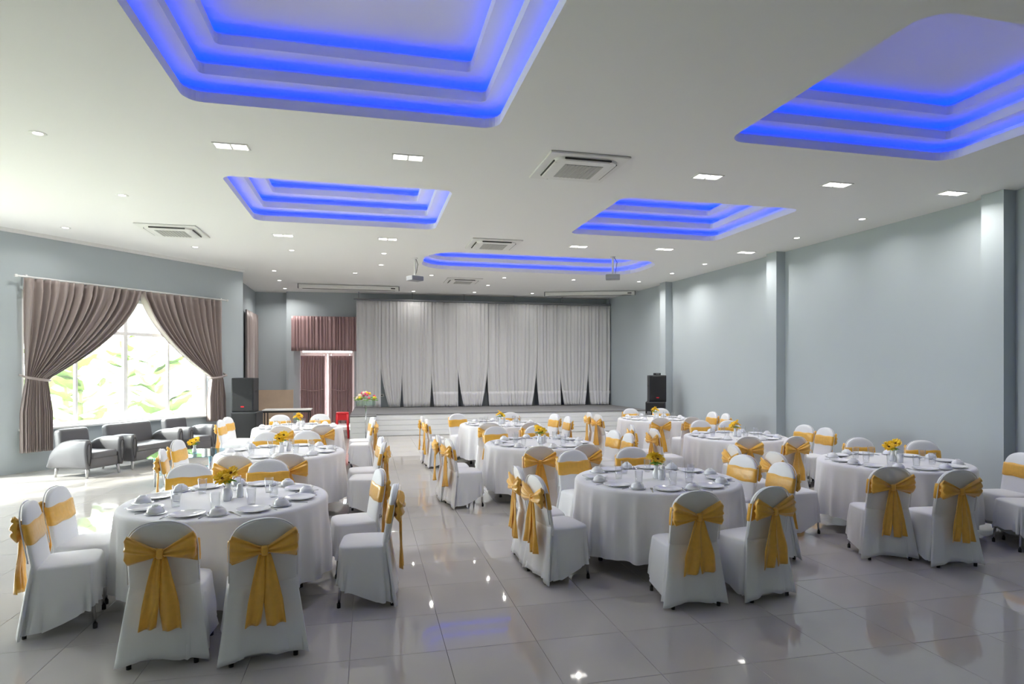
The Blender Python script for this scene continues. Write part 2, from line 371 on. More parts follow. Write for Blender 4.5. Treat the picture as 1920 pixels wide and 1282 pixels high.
# door curtains, valance
bx = -bd; brz = atan2(bx.y, bx.x)
def backpt(px, off): p = on_line(px, B_B, B_A)-bn*off; return p
v0, v1 = backpt(548, .26), backpt(671, .26); vw = (v1-v0).length
o = solid(ob('door_valance', drape('door_valance', vw, 3.43, 2.36, 20, .035, 0, None, 9, 150, 8), M['doorcur'], None, v0.to_tuple(), brz), .004); tag(o, 'short mauve pleated valance above the glazed door', 'valance')
for a, b, tx, lb in ((565, 610, 'left', 'left of the pair of mauve curtains on the glazed door'), (618, 661, 'right', 'right of the pair of mauve curtains on the glazed door')):
    p, q = backpt(a, .14), backpt(b, .14); w_ = (q-p).length
    rt = empty('door_curtain', p.to_tuple(), brz); tag(rt, lb, 'curtain', 'door curtains')
    solid(ob('drape', drape('drape', w_, 2.22, .10, 9, .035, 0, None, 11+a, 90, 24), M['doorcur'], rt), .004)
    MB().tube([(.02, -.07, 1.18), (w_*.5, -.09, 1.12), (w_*.95, -.07, 1.18)], .012, 6).ob('tieback', M['doorcur'], rt, True)

# ------------------------------------------------------------------ stage and stage curtain
SF = fl(743, 816.8); SH = .6; sdir = (B_A-B_B).normalized(); sn_ = Vector((sdir.y, -sdir.x, 0))
srz = atan2(sdir.y, sdir.x)
s_left = on_line(657, SF, SF+sdir); sl_, sr_ = 0.0, 9.6
stage = empty('stage', (s_left.x, s_left.y, 0), srz); tag(stage, 'low stage with white boarded front and grey carpet top', 'stage')
depth = abs((B_A-s_left).dot(sn_))-.03
def rightlim(y):                                          # keep the platform clear of the slanting right wall
    P0 = s_left-sn_*y; t = 0
    while True:
        P = P0+sdir*t
        if P.x > 5.585-.272*(P.y-12.545)-.03 or t > 12: return t
        t += .01
ra, rb_ = rightlim(0), rightlim(depth)
mb = MB(); mb.loft([[(0, .02, z), (ra, .02, z), (rb_, depth, z), (0, depth, z)] for z in (0, SH-.03)]); mb.ob('platform', M['board'], stage)
mb = MB(); mb.loft([[(0, -.02, z), (ra, -.02, z), (rb_, depth, z), (0, depth, z)] for z in (SH-.03, SH)]); mb.ob('carpet', M['carpet'], stage)
for k in range(4): MB().rbox((ra/2, .005, .005+.141*(k+.5)), (ra-.02, .03, .136), .004, 1).ob('board', M['board'], stage)
blk = s_left+sdir*.36-sn_*-.0
bk = empty('stage_block', (s_left+sdir*.34+sn_*.28).to_tuple(), srz); tag(bk, 'white boarded block standing before the left end of the stage', 'stage block')
MB().box((0, .0, .28), (.66, .46, .56)).ob('body', M['board'], bk); MB().rbox((0, 0, .575), (.68, .48, .03), .006, 1).ob('carpet', M['carpet'], bk)
for k in range(4): MB().rbox((0, -.235, .005+.138*(k+.5)), (.64, .02, .132), .004, 1).ob('board', M['board'], bk)
seams = [670, 713, 753, 807, 855, 910, 952, 1000, 1043, 1095, 1135]
ords = ['first', 'second', 'third', 'fourth', 'fifth', 'sixth', 'seventh', 'eighth', 'ninth', 'tenth']
gath = [0, .10, .05, .0, .22, 0, .12, 0, .10, .04]
for k in range(10):
    p, q = backpt(seams[k], .42), backpt(seams[k+1], .42); w_ = (q-p).length; ztop = 3.93; zb = SH+.015
    rnd = random.Random(40+k); ph = [rnd.uniform(0, 6) for _ in range(5)]; nf = max(5, int(w_*9)); gt = [0, .55, .15, .12, .45, .05, .30, .12, .32, .22][k]; sh = [0, .25, 0, .1, 0, .1, -.12, .1, 0, 0][k]
    def fn(u, v, w_=w_, nf=nf, gt=gt, sh=sh, ph=ph):
        z = ztop+(zb-ztop)*v; g = max(0, (v-.45)/.55)**2.0
        x = w_*(.5+(u-.5)*(1.04-gt*g)+sh*g*.6)
        a = .028*(.6+.4*sin(2*pi*2.3*u+ph[0]))
        return (x, a*sin(2*pi*nf*(u+.012*sin(9*u+ph[1])+.01*v*sin(7*u+ph[3])))+.015*sin(2*pi*2*u+ph[2])-.05*g, z)
    cu = empty('stage_curtain', p.to_tuple(), brz); tag(cu, 'pale grey stage curtain panel, %s of ten counted from the left' % ords[k], 'curtain', 'stage curtain panels')
    solid(MB().grid(fn, 90, 20).ob('panel', M['stagecur'], cu, True), .003)
    if k >= 3:
        solid(MB().grid(lambda u, v: (lambda P: (P[0], P[1]-.016-.012*sin(2*pi*9*u+k)*v, P[2]))(fn(u, .86+.14*v)), 60, 5).ob('hem_band', M['hem'], cu, True), .003)
p, q = backpt(664, .42), backpt(1146, .42)
rd_ = empty('curtain_track', (p.x, p.y, 3.97), brz); tag(rd_, 'dark steel pipe carrying the stage curtain', 'curtain rod')
L_ = (q-p).length; MB().tube([(0, 0, 0), (L_-.1, 0, 0)], .022).ob('pipe', M['grey'], rd_)
for k in range(6): MB().box((.15+k*(L_-.4)/5, .0, .12), (.02, .02, .22)).ob('hanger', M['grey'], rd_)

# ------------------------------------------------------------------ ceiling fittings
LIGHTS = [  # (px, py, kind, where)
 (434, 274, 2, 'below the nearest left coffer, left one'), (765, 295, 2, 'below the nearest left coffer, right one'), (531, 441, 2, 'behind the left coffer, left one'), (727, 448, 2, 'behind the left coffer, right one'),
 (1085, 462, 2, 'behind the right-hand middle coffer, left one'), (1246, 467, 2, 'behind the right-hand middle coffer, centre one'), (1399, 473, 2, 'behind the right-hand middle coffer, right one'),
 (1327, 331, 2, 'in front of the right-hand middle coffer, left one'), (1569, 346, 2, 'in front of the right-hand middle coffer, centre one'), (1786, 362, 2, 'nearest the right-hand pillar'),
 (71, 250, 1, 'nearest the top left corner'), (229, 366, 1, 'left of the left middle coffer'), (123, 427, 1, 'close to the cornice above the left curtain'), (366, 463, 1, 'behind the left air conditioner'),
 (547, 469, 1, 'behind the left twin downlights'), (720, 475, 1, 'left of the long coffer, nearest one'), (714.6, 496.6, 1, 'left of the long coffer, beside the projector'), (665.7, 511.7, 1, 'near the left projection screen case'),
 (514, 507.5, 1, 'near the left pier, nearest of three'), (524, 525.5, 1, 'near the left pier, middle of three'), (534, 540.6, 1, 'near the left pier, farthest of three'), (809, 516, 1, 'right of the left projector'),
 (945.6, 520.6, 1, 'right of the farthest air conditioner'), (915, 534.6, 1, 'just behind the farthest air conditioner'), (1075.4, 524.4, 1, 'left of the right projector'), (1198, 528, 1, 'right of the right projector'),
 (1260, 512.5, 1, 'right of the long coffer by the wall'), (775, 546, 1, 'above the stage curtain, first from left'), (889.6, 547.7, 1, 'above the stage curtain, second from left'), (998, 550, 1, 'above the stage curtain, third from left'),
 (1101.7, 551, 1, 'above the stage curtain, fourth from left'), (1616.6, 410.6, 1, 'along the right wall, nearest one'), (1494, 446, 1, 'along the right wall, second one'), (1321.4, 495, 1, 'along the right wall, third one')]
ring_me = MB().lathe([(.045, -.002), (.075, -.004), (.08, 0), (.08, .002)], 24).me('ring', True); lens_me = MB().lathe([(.046, 0), (.046, -.003), (0, -.004)], 20).me('lens', True)
fr_me = MB().box((0, -.085, -.004), (.36, .018, .008)).box((0, .085, -.004), (.36, .018, .008)).box((-.171, 0, -.004), (.018, .16, .008)).box((.171, 0, -.004), (.018, .16, .008)).box((0, 0, -.004), (.016, .16, .008)).me('frame')
sq_me = MB().box((0, 0, -.003), (.14, .14, .004)).me('lens')
def spot(parent, w, x=0):
    l = bpy.data.lights.new('bulb', 'AREA'); l.shape = 'DISK'; l.size = .04; l.energy = w; l.color = (1, .965, .91); l.spread = radians(150)
    o = ob('bulb', l, None, parent, (x, 0, -.012)); return o
for px, py, k, wh in LIGHTS:
    p = fl(px, py, CEIL); rt = empty('downlight', p.to_tuple(), TH)
    if k == 2:
        tag(rt, 'twin square recessed downlight '+wh, 'downlight', 'twin downlights'); ob('frame', fr_me, M['acw'], rt)
        for s in (-1, 1): ob('lens', sq_me, M['lamp'], rt, (s*.087, 0, 0))
        spot(rt, DOWN_W*1.3)
    else:
        tag(rt, 'small round recessed downlight '+wh, 'downlight', 'round downlights'); ob('ring', ring_me, M['acw'], rt); ob('lens', lens_me, M['lamp'], rt); spot(rt, DOWN_W*(.4 if 'stage curtain' in wh else .6 if 'right wall' in wh else 2.2 if any(q in wh for q in ('projector', 'farthest', 'long coffer')) else 1))

def cassette(p, rz, label, s=1.0):
    rt = empty('air_conditioner', (p[0], p[1], CEIL), rz); tag(rt, label, 'air conditioner', 'ceiling cassette air conditioners')
    MB().rbox((0, 0, -.012), (.95*s, .95*s, .024), .008, 1).ob('panel', M['acw'], rt)
    mb = MB(); mb.loft([[(x, y, z) for x, y in rrect(w*s, w*s, .12)] for w, z in ((.76, -.024), (.74, -.05), (.68, -.058))], False, True); mb.ob('fascia', M['acw'], rt)
    gr = MB().box((0, 0, -.060), (.46*s, .46*s, .006)).ob('grille', M['acg'], rt)
    for k in range(9): MB().box(((-.2+.05*k)*s, 0, -.065), (.012, .45*s, .006)).ob('slat', M['acg'], gr)
    for a in range(4):
        MB().rbox((0, .36*s, -.040), (.56*s, .05, .02), .008, 1).ob('outlet', M['dark'], rt, rz=a*pi/2)
        MB().box((0, .335*s, -.055), (.52*s, .045, .008)).ob('louvre', M['acw'], rt, rz=a*pi/2)
cassette((.78, 7.28), TH, 'largest ceiling cassette air conditioner, nearest the camera'); cassette((-5.85, 10.6), TH, 'ceiling cassette air conditioner above the sofas')
cassette((-.36, 11.75), TH, 'ceiling cassette air conditioner just before the long coffer'); cassette((-1.33, 16.6), TH, 'farthest ceiling cassette air conditioner, nearest the stage')
for px, py, rz, lb in ((778, 484, TH+.5, 'small grey projector hanging from the ceiling on the left'), (1149, 481, TH-.4, 'small grey projector hanging from the ceiling on the right')):
    p = fl(px, py, CEIL); rt = empty('projector', p.to_tuple(), rz); tag(rt, lb, 'projector', 'ceiling projectors')
    MB().lathe([(.06, 0), (.06, -.012), (.02, -.02)], 16).ob('ceiling_plate', M['acw'], rt); MB().tube([(0, 0, 0), (0, 0, -.38)], .02).ob('pole', M['acw'], rt)
    MB().rbox((0, 0, -.44), (.30, .24, .10), .015).ob('body', M['grey'], rt); MB().tube([(.07, .11, -.44), (.07, .15, -.44)], .035, 12).ob('projector_lens', M['dark'], rt)
    MB().rbox((0, 0, -.385), (.14, .10, .02), .005, 1).ob('mount', M['acw'], rt)
    MB().tube([(.02, .0, 0), (.09, .02, -.12), (.06, .04, -.30), (.05, .08, -.4)], .006, 6).ob('cable', M['dark'], rt)
for a, b, lb in ((fl(560, 531, CEIL), None, 'white projection screen case on the ceiling left of the stage'), (fl(1022, 547, CEIL), fl(1190, 544.5, CEIL), 'white projection screen case on the ceiling right of the stage')):
    if b is None: b = a+LAT*2.75
    m_ = (a+b)/2; L_ = (b-a).length; rt = empty('projection_screen', (m_.x, m_.y, CEIL), atan2(b.y-a.y, b.x-a.x)); tag(rt, lb, 'projection screen', 'projection screen cases')
    MB().rbox((0, 0, -.075), (L_, .12, .11), .02).ob('case', M['acw'], rt); MB().box((0, -.0, -.133), (L_-.2, .03, .012)).ob('slot', M['dark'], rt)
    for s in (-1, 1): MB().box((s*(L_/2+.012), 0, -.075), (.03, .13, .12)).ob('end_cap', M['grey'], rt)
    MB().box((L_/2-.16, -.062, -.08), (.12, .006, .03)).ob('badge', M['dark'], rt)

# ------------------------------------------------------------------ chairs
def superring(w, d, cx, cy, z, n=40, e=2.6):
    out = []
    for k in range(n):
        a = 2*pi*k/n; c, s = cos(a), sin(a)
        out.append((cx+w*math.copysign(abs(c)**(2/e), c), cy+d*math.copysign(abs(s)**(2/e), s), z))
    return out
CH, SEATZ = .885, .455
def back_y(z): return -.185-.075*((z-.42)/.46)
def back_w(z):
    if z < .72: return .198
    t = min(.9999, (z-.72)/(CH-.72)); return .198*(1-t**2.3)**(1/2.3)
def make_cover(seed):
    rnd = random.Random(seed); ph = [rnd.uniform(0, 6.28) for _ in range(6)]; mb = MB(); n = 72; rings = []
    lift = [rnd.uniform(-.012, .02) for _ in range(8)]
    for i in range(12):
        t = (i/11)**.9; ring = []
        for k in range(n):
            a = 2*pi*k/n; c, s = cos(a), sin(a); e = 2/5.5
            ux = math.copysign(abs(c)**e, c); uy = math.copysign(abs(s)**e, s); rear = max(0, -uy); side = abs(ux)
            x = ux*(.208+.045*t*(.4+.6*rear)); y = (-.028+.187*uy) - rear*(.05*t+.0) + .012*t*max(0, uy)
            hem = .02+.10*(uy+1)/2*side+.055*(1-side**2)*(.6 if uy < 0 else 2.0)+.03*max(0, uy)+lift[int(a/(2*pi)*8) % 8]*.5
            hem += .008*sin(9*a+ph[0])
            f_ = t**1.1*(.012*sin(13*a+ph[1]+1.5*t)+.013*sin(21*a+ph[2]+3*t)+.008*sin(34*a+ph[3]-2*t))
            r = sqrt(x*x+y*y); x += f_*x/r; y += f_*y/r
            z = SEATZ-.012 + (max(.012, hem)-SEATZ+.012)*t
            ring.append((x, y, z))
        rings.append(ring)
    top = [[(p[0]*s_, -.0+p[1]*s_, z) for p in rings[0]] for s_, z in ((.05, SEATZ+.018), (.6, SEATZ+.016), (.88, SEATZ+.008), (.97, SEATZ))]
    mb.loft(top+rings, True, False)
    zz = [.40, .46, .52, .58, .64, .69, .73, .77, .80, .825, .845, .86, .872, .88, CH-.0005]
    mb.loft([superring(max(back_w(z), .012), .027 if z < .85 else .027*sqrt(max(.05, 1-((z-.85)/.04)**2)), 0, back_y(z), z, 40, 3.2) for z in zz])
    zl = [0, .08, .18, .30, .42, .55, .70, .85, 1.0]; rings = []
    for t in zl:                                            # rear sheet running down to the floor
        ring = superring(.195+.070*(1-t), .020, 0, -.195-.062*(1-t)**.85, 0, 48, 3.0); out = []
        for x, y, z in ring:
            q = x/(.195+.070*(1-t)); hem = .012+.045*(1-q*q)+.012*sin(5*q+ph[4])*(1-q*q)
            out.append((x, y+(.010*sin(7*q+ph[5])+.006*sin(15*q+ph[0]))*(1-t)**1.2, hem+(.50-hem)*t))
        rings.append(out)
    mb.loft(rings)
    me = mb.me('cover', True); return me
def make_band():
    zz = [.628, .632, .66, .70, .74, .766, .77]
    mb = MB(); ex = [.001, .007, .008, .0075, .008, .007, .001]
    rings = [superring(back_w(.70)+e, .027+e, 0, 0, z, 56, 3.2) for z, e in zip(zz, ex)]
    for r_ in rings:
        for k, (x, y, z) in enumerate(r_):
            q = .25+.75*min(1, (abs(x)/.19)**1.2) if y < -.01 else 1
            z2 = .695+(z-.70)*q; r_[k] = (x, y+back_y(z2), z2+.004*sin(30*x+40*z)*(y > 0))
    mb.loft(rings, False, False)
    return mb.me('band', True)
def loop_me(sg, seed):
    rnd = random.Random(seed); ph = rnd.uniform(0, 6); ph2 = rnd.uniform(0, 6); rings = []; n = 44; tilt = rnd.uniform(-.01, .03); L = rnd.uniform(.178, .198)
    for i in range(15):
        u = i/14; h = (.016+.078*u**.9)*(1 if u < .93 else sqrt(max(.02, 1-((u-.93)/.07)**2*.5))); d = .010+.030*sin(pi*min(1, u*.95))**.8
        x = .008+L*u; zc = .695+tilt*u+.012*u; ring = []
        for k in range(n):
            a = 2*pi*k/n; w = 1+.10*sin(5*a+ph+1.2*u)*(1-.35*u)+.06*sin(9*a+ph2)
            ring.append((sg*x, -.288-.008*u+d*cos(a)*w+(.012*sin(8.5*sin(a)+ph)+.005*sin(15*sin(a)+ph2))*(1.0-.35*u), zc+h*sin(a)*(1+.05*sin(3*a+ph2))))
        rings.append(ring)
    return MB().loft(rings).me('bow_loop', True)
def tail_me(sg, seed):
    rnd = random.Random(seed); ph = rnd.uniform(0, 6); zb = rnd.uniform(.23, .30); w1 = rnd.uniform(.045, .07); out = rnd.uniform(.036, .058)
    def fn(u, v):
        w = .018+(w1-.018)*min(1, v*1.5)**.8; z = .675+(zb-.675)*v; x = sg*(.016+out*v)+(u-.5)*2*w
        y = -.302+.012*sin(2*pi*1.3*u+ph+2*v)*min(1, v*2)+.006*sin(9*u+7*v+ph)-.01*v
        return (x, y, z+.012*(u-.5)*v)
    mb = MB().grid(fn, 10, 18); n = len(mb.v)
    mb.add([p+Vector((0, .004, 0)) for p in mb.v], [q[::-1] for q in mb.f]); nu, nv = 10, 18; f = []
    idx = [i for i in range(nu+1)]+[j*(nu+1)+nu for j in range(1, nv+1)]+[nv*(nu+1)+i for i in range(nu-1, -1, -1)]+[j*(nu+1) for j in range(nv-1, 0, -1)]
    for a, b in zip(idx, idx[1:]+idx[:1]): mb.f.append((a, b, b+n, a+n))
    return mb.me('tail', True)
COVERS = [make_cover(s) for s in range(4)]; BAND = make_band()
KNOT = MB().rbox((0, -.302, .695), (.042, .034, .062), .014, 3).me('knot', True)
LOOPS = [(loop_me(-1, 2*s+10), loop_me(1, 2*s+11)) for s in range(4)]; TAILS = [(tail_me(-1, 2*s+30), tail_me(1, 2*s+31)) for s in range(4)]
def legpts(sx, rear): return [(sx*.165, -.16 if rear else .12, .44), (sx*.185, -.245 if rear else .152, .012)]
LEGS = {(sx, r): MB().tube(legpts(sx, r), .011, 8).me('leg', True) for sx in (-1, 1) for r in (0, 1)}
FEET = {(sx, r): MB().tube([Vector(legpts(sx, r)[1])+Vector((0, 0, -.012)), Vector(legpts(sx, r)[1])+Vector((0, 0, .022))], .0145, 8).me('rubber_foot', True) for sx in (-1, 1) for r in (0, 1)}
_zz = [.50, .58, .66, .72, .76, .80, .83, .85, .865, .876, .882]
PIPING = MB().tube([(-back_w(z), back_y(z)-.024, z) for z in _zz]+[(0, back_y(.884)-.022, .884)]+[(back_w(z), back_y(z)-.024, z) for z in _zz[::-1]], .0045, 6).me('piping', True)
nchair = 0
def chair(loc, face, label, group):
    global nchair
    k = nchair % 4; kb = (nchair*3+nchair//4) % 4; nchair += 1
    rt = empty('banquet_chair', loc, atan2(-face.x, face.y)); tag(rt, label, 'chair', group)
    ob('cover', COVERS[k], M['cover'], rt)
    ob('piping', PIPING, M['cover'], rt)
    for key in LEGS: l = ob('leg', LEGS[key], M['chrome'], rt); ob('rubber_foot', FEET[key], M['black'], l)
    s = ob('sash', BAND, M['gold'], rt); s['label'] = 'gold satin sash tied in a bow'
    ob('knot', KNOT, M['gold'], s)
    for m_ in LOOPS[kb]: ob('bow_loop', m_, M['gold'], s)
    for m_ in TAILS[(kb+k) % 4]: ob('tail', m_, M['gold'], s)

# ------------------------------------------------------------------ tables, cloths, tableware
TR, TZ = .775, .75
def cloth_me(seed):
    rnd = random.Random(seed); ph = [rnd.uniform(0, 6.28) for _ in range(6)]; n = 300; rings = []
    for r in (.02, .3, .6, .735): rings.append([(r*cos(2*pi*k/n), r*sin(2*pi*k/n), TZ+.004) for k in range(n)])
    for r, z in ((.757, TZ+.003), (.770, TZ-.006), (.777, TZ-.022)): rings.append([(r*cos(2*pi*k/n), r*sin(2*pi*k/n), z) for k in range(n)])
    for i in range(1, 13):
        t = i/12; ring = []
        for k in range(n):
            a = 2*pi*k/n
            w = .6*sin(19*a+ph[0]+.9*sin(3*a+ph[3]))+.4*sin(31*a+ph[1]+.7*sin(5*a+ph[5]))+.25*sin(7*a+ph[2]); w = w+.35*abs(w)
            r = .777+.010*t+.032*w*min(1, t*1.5)**.8
            ring.append((r*cos(a), r*sin(a), (TZ-.022)*(1-t)+(.155+.012*sin(4*a+ph[4])+.008*sin(11*a))*t))
        rings.append(ring)
    return MB().loft(rings, True, False).me('tablecloth', True)
CLOTHS = [cloth_me(s) for s in range(3)]
TOPM = MB().lathe([(.0, TZ-.035), (.735, TZ-.035), (.745, TZ-.028), (.745, TZ-.006), (.735, TZ), (0, TZ)], 48).me('tabletop', True)
TLEG = MB().tube([(.44, .30, TZ-.035), (.46, .32, .012)], .016, 8).me('leg', True); TFT = MB().lathe([(.02, 0), (.022, .01), (.018, .03)], 10, (.46, .32, 0)).me('rubber_foot', True)
PLATE = MB().lathe([(0, .003), (.065, .003), (.075, .007), (.118, .018), (.121, .020), (.119, .016), (.078, .002), (.06, 0), (0, 0)], 32).me('dinner_plate', True)
SAUCER = MB().lathe([(0, .004), (.035, .004), (.045, .006), (.073, .009), (.075, .0095), (.073, .0065), (.045, .002), (.03, 0), (0, 0)], 24).me('saucer', True)
BOWL = MB().lathe([(.058, 0), (.060, .002), (.058, .014), (.050, .032), (.036, .044), (.026, .047), (.026, .054), (.022, .054), (.021, .049), (0, .048)], 24).me('bowl', True)
TUMB = MB().lathe([(.0, .0), (.028, .0), (.031, .01), (.036, .125), (.034, .125), (.029, .014), (0, .012)], 20).me('tumbler', True)
def strip(pts, h=.003):
    mb = MB(); mb.loft([[(x, y, z) for x, y in pts] for z in (0, h)]); return mb
fk = MB()
fk.v += []; fk.add(*(lambda b: (b.v, b.f))(strip([(-.004, -.10), (.004, -.10), (.0028, .02), (.011, .04), (.011, .055), (-.011, .055), (-.011, .04), (-.0028, .02)])))
for x in (-.0095, -.0032, .0032, .0095): fk.box((x, .078, .0015), (.0036, .046, .003))
FORK = fk.me('fork'); sp = MB(); sp.add(*(lambda b: (b.v, b.f))(strip([(-.004, -.10), (.004, -.10), (.003, .04), (-.003, .04)])))
sp.lathe([(.0, .0), (.012, .001), (.019, .005), (.0195, .006), (.011, .003), (0, .002)], 14, (0, .068, 0)); SPOON = sp.me('spoon')
VASE = MB().lathe([(0, 0), (.028, 0), (.036, .02), (.034, .05), (.020, .085), (.020, .11), (.026, .125), (.022, .125), (.016, .105), (.016, .08), (0, .07)], 20).me('vase', True)
SHAK = MB().lathe([(0, 0), (.027, 0), (.027, .07), (.022, .082), (.022, .10), (.012, .112), (0, .113)], 18).me('shaker', True)
CUPH = MB().lathe([(0, 0), (.03, 0), (.031, .095), (.027, .095), (.026, .01), (0, .01)], 18).me('holder', True)
def petal_ring(n, r0, r1, w, lift, seed, z0=0):
    rnd = random.Random(seed); mb = MB()
    for k in range(n):
        a = 2*pi*k/n+rnd.uniform(-.1, .1); lf = lift+rnd.uniform(-.008, .008); ln_ = r1*rnd.uniform(.9, 1.08)
        pts = [(r0, 0, 0), (r0+.35*(ln_-r0), w, lf*.5), (ln_*.85, w*.6, lf), (ln_, 0, lf*.8), (ln_*.85, -w*.6, lf), (r0+.35*(ln_-r0), -w, lf*.5)]
        v = [(x*cos(a)-y*sin(a), x*sin(a)+y*cos(a), z+z0) for x, y, z in pts]; v += [(x, y, z-.002) for x, y, z in v]
        mb.add(v, [(0, 1, 2, 3, 4, 5), (11, 10, 9, 8, 7, 6)]+[(i, (i+1) % 6, (i+1) % 6+6, i+6) for i in range(6)])
    return mb
PET = petal_ring(16, .008, .072, .013, .012, 3).add(*(lambda b: (b.v, b.f))(petal_ring(12, .008, .055, .012, .026, 4))).me('petals'); SEED = MB().lathe([(0, .010), (.009, .010), (.013, .004), (.012, -.004), (0, -.008)], 14).me('seed_head', True)
lf_ = MB()
for k in range(7):
    a = k*.9; lf_.add([Vector((x*cos(a)-y*sin(a), x*sin(a)+y*cos(a), z)) for x, y, z in ((.0, 0, .0), (.03, .018, .012), (.075, 0, -.004), (.03, -.018, .012), (.0, 0, -.003), (.03, .018, .009), (.075, 0, -.007), (.03, -.018, .009))], [(0, 1, 2, 3), (7, 6, 5, 4), (0, 4, 5, 1), (1, 5, 6, 2), (2, 6, 7, 3), (3, 7, 4, 0)])
LEAVES = lf_.me('leaves')
def bouquet(p, label, cat='flower vase', group='sunflower vases', rz=0):
    rt = empty('sunflower_vase', p, rz); tag(rt, label, cat, group); ob('vase', VASE, M['china'], rt)
    for x, y, z, tx, tz, m_ in ((-.035, -.02, .165, .75, .5, 'petal'), (.030, -.01, .205, .65, -.5, 'orange'), (.0, .03, .185, -.55, .2, 'petal')):
        h = ob('flower_head', PET, None, rt, (x, y, z)); h.rotation_euler = (tx, tz*.5, 0)
        if not PET.materials: PET.materials.append(M['petal'])
        ob('seed_head', SEED, M['seed'], h)
        MB().tube([(x*.2, y*.2, .08), (x, y, z-.006)], .003, 6).ob('stem', M['leaf'], rt)
    ob('leaves', LEAVES, M['leaf'], rt, (0, 0, .14))

AX = {'near': -DEP, 'right': LAT, 'far': DEP, 'left': -LAT}
# table: name, near edge row, centre column, turn, seats with the photo position of the top of each chair back
TABLES = [
 ('front-left', 980, 421, .10, dict(near=((305, 975), (497, 972)), right=((741, 908), (706, 880)), far=((363, 873), (491, 868)), left=((88, 936), (140, 911)))),
 ('middle-left', 864, 524, .04, dict(near=((440, 853), (540, 850.5)), right=((720, 829), (711.5, 818.7)), far=((502, 810.6), (576, 808)), left=((304, 841.5), (333, 824.6)))),
 ('back-left', 809, 557, .04, dict(near=((528, 798.7), (602, 796)), right=(None, (698, 781.6)), far=((521, 776.5), (604.5, 775)), left=((414, 787), None))),
 ('back-centre', 802, 938, .04, dict(near=((919, 792), (995, 792)), right=((1065, 780), (1040, 775.7)), far=((873, 776.4), (948, 777)), left=((800, 785), None))),
 ('middle-centre', 844, 1012, .06, dict(near=((1011.6, 839), (1099, 832.5)), right=((1179, 812), (1149, 806)), far=((939.5, 801), None), left=((839, 821.6), (820, 816)))),
 ('front-centre', 928, 1233, .10, dict(near=((1294.7, 912), (1441.6, 910.6)), right=((1455.6, 867.5), (1394.7, 852.8)), far=((1074, 843.5), (1184, 838)), left=((1001, 889), (974, 875.6)))),
 ('back-right', 790.8, 1229, .06, dict(near=((1240.4, 785), None), right=((1362, 774.8), (1337, 772)), far=((1182.5, 765.6), (1240, 765)), left=((1115.5, 777), (1104, 772.5)))),
 ('middle-right', 829, 1381, .08, dict(near=((1401.7, 816.8), (1485.6, 816.8)), right=((1565.5, 801), (1527.6, 796)), far=((1303, 784), (1360, 786)), left=((1226, 803), None))),
 ('front-right', 887, 1680, .12, dict(near=((1669.4, 878.8), (1800.6, 882)), right=((1968, 862), (1918, 849)), far=((1613.7, 821.5), (1729, 825.5)), left=((1446, 847), None))),
]
SEATW = {('near', 0): 'left chair of its near pair', ('near', 1): 'right chair of its near pair', ('right', 0): 'nearer chair of its right-hand pair', ('right', 1): 'farther chair of its right-hand pair',
         ('far', 0): 'left chair of its far pair', ('far', 1): 'right chair of its far pair', ('left', 0): 'nearer chair of its left-hand pair', ('left', 1): 'farther chair of its left-hand pair'}
PLACEW = {k: v.replace('chair', 'seat') for k, v in SEATW.items()}
def rot2(v, a): return Vector((v.x*cos(a)-v.y*sin(a), v.x*sin(a)+v.y*cos(a), 0))
rng = random.Random(5)
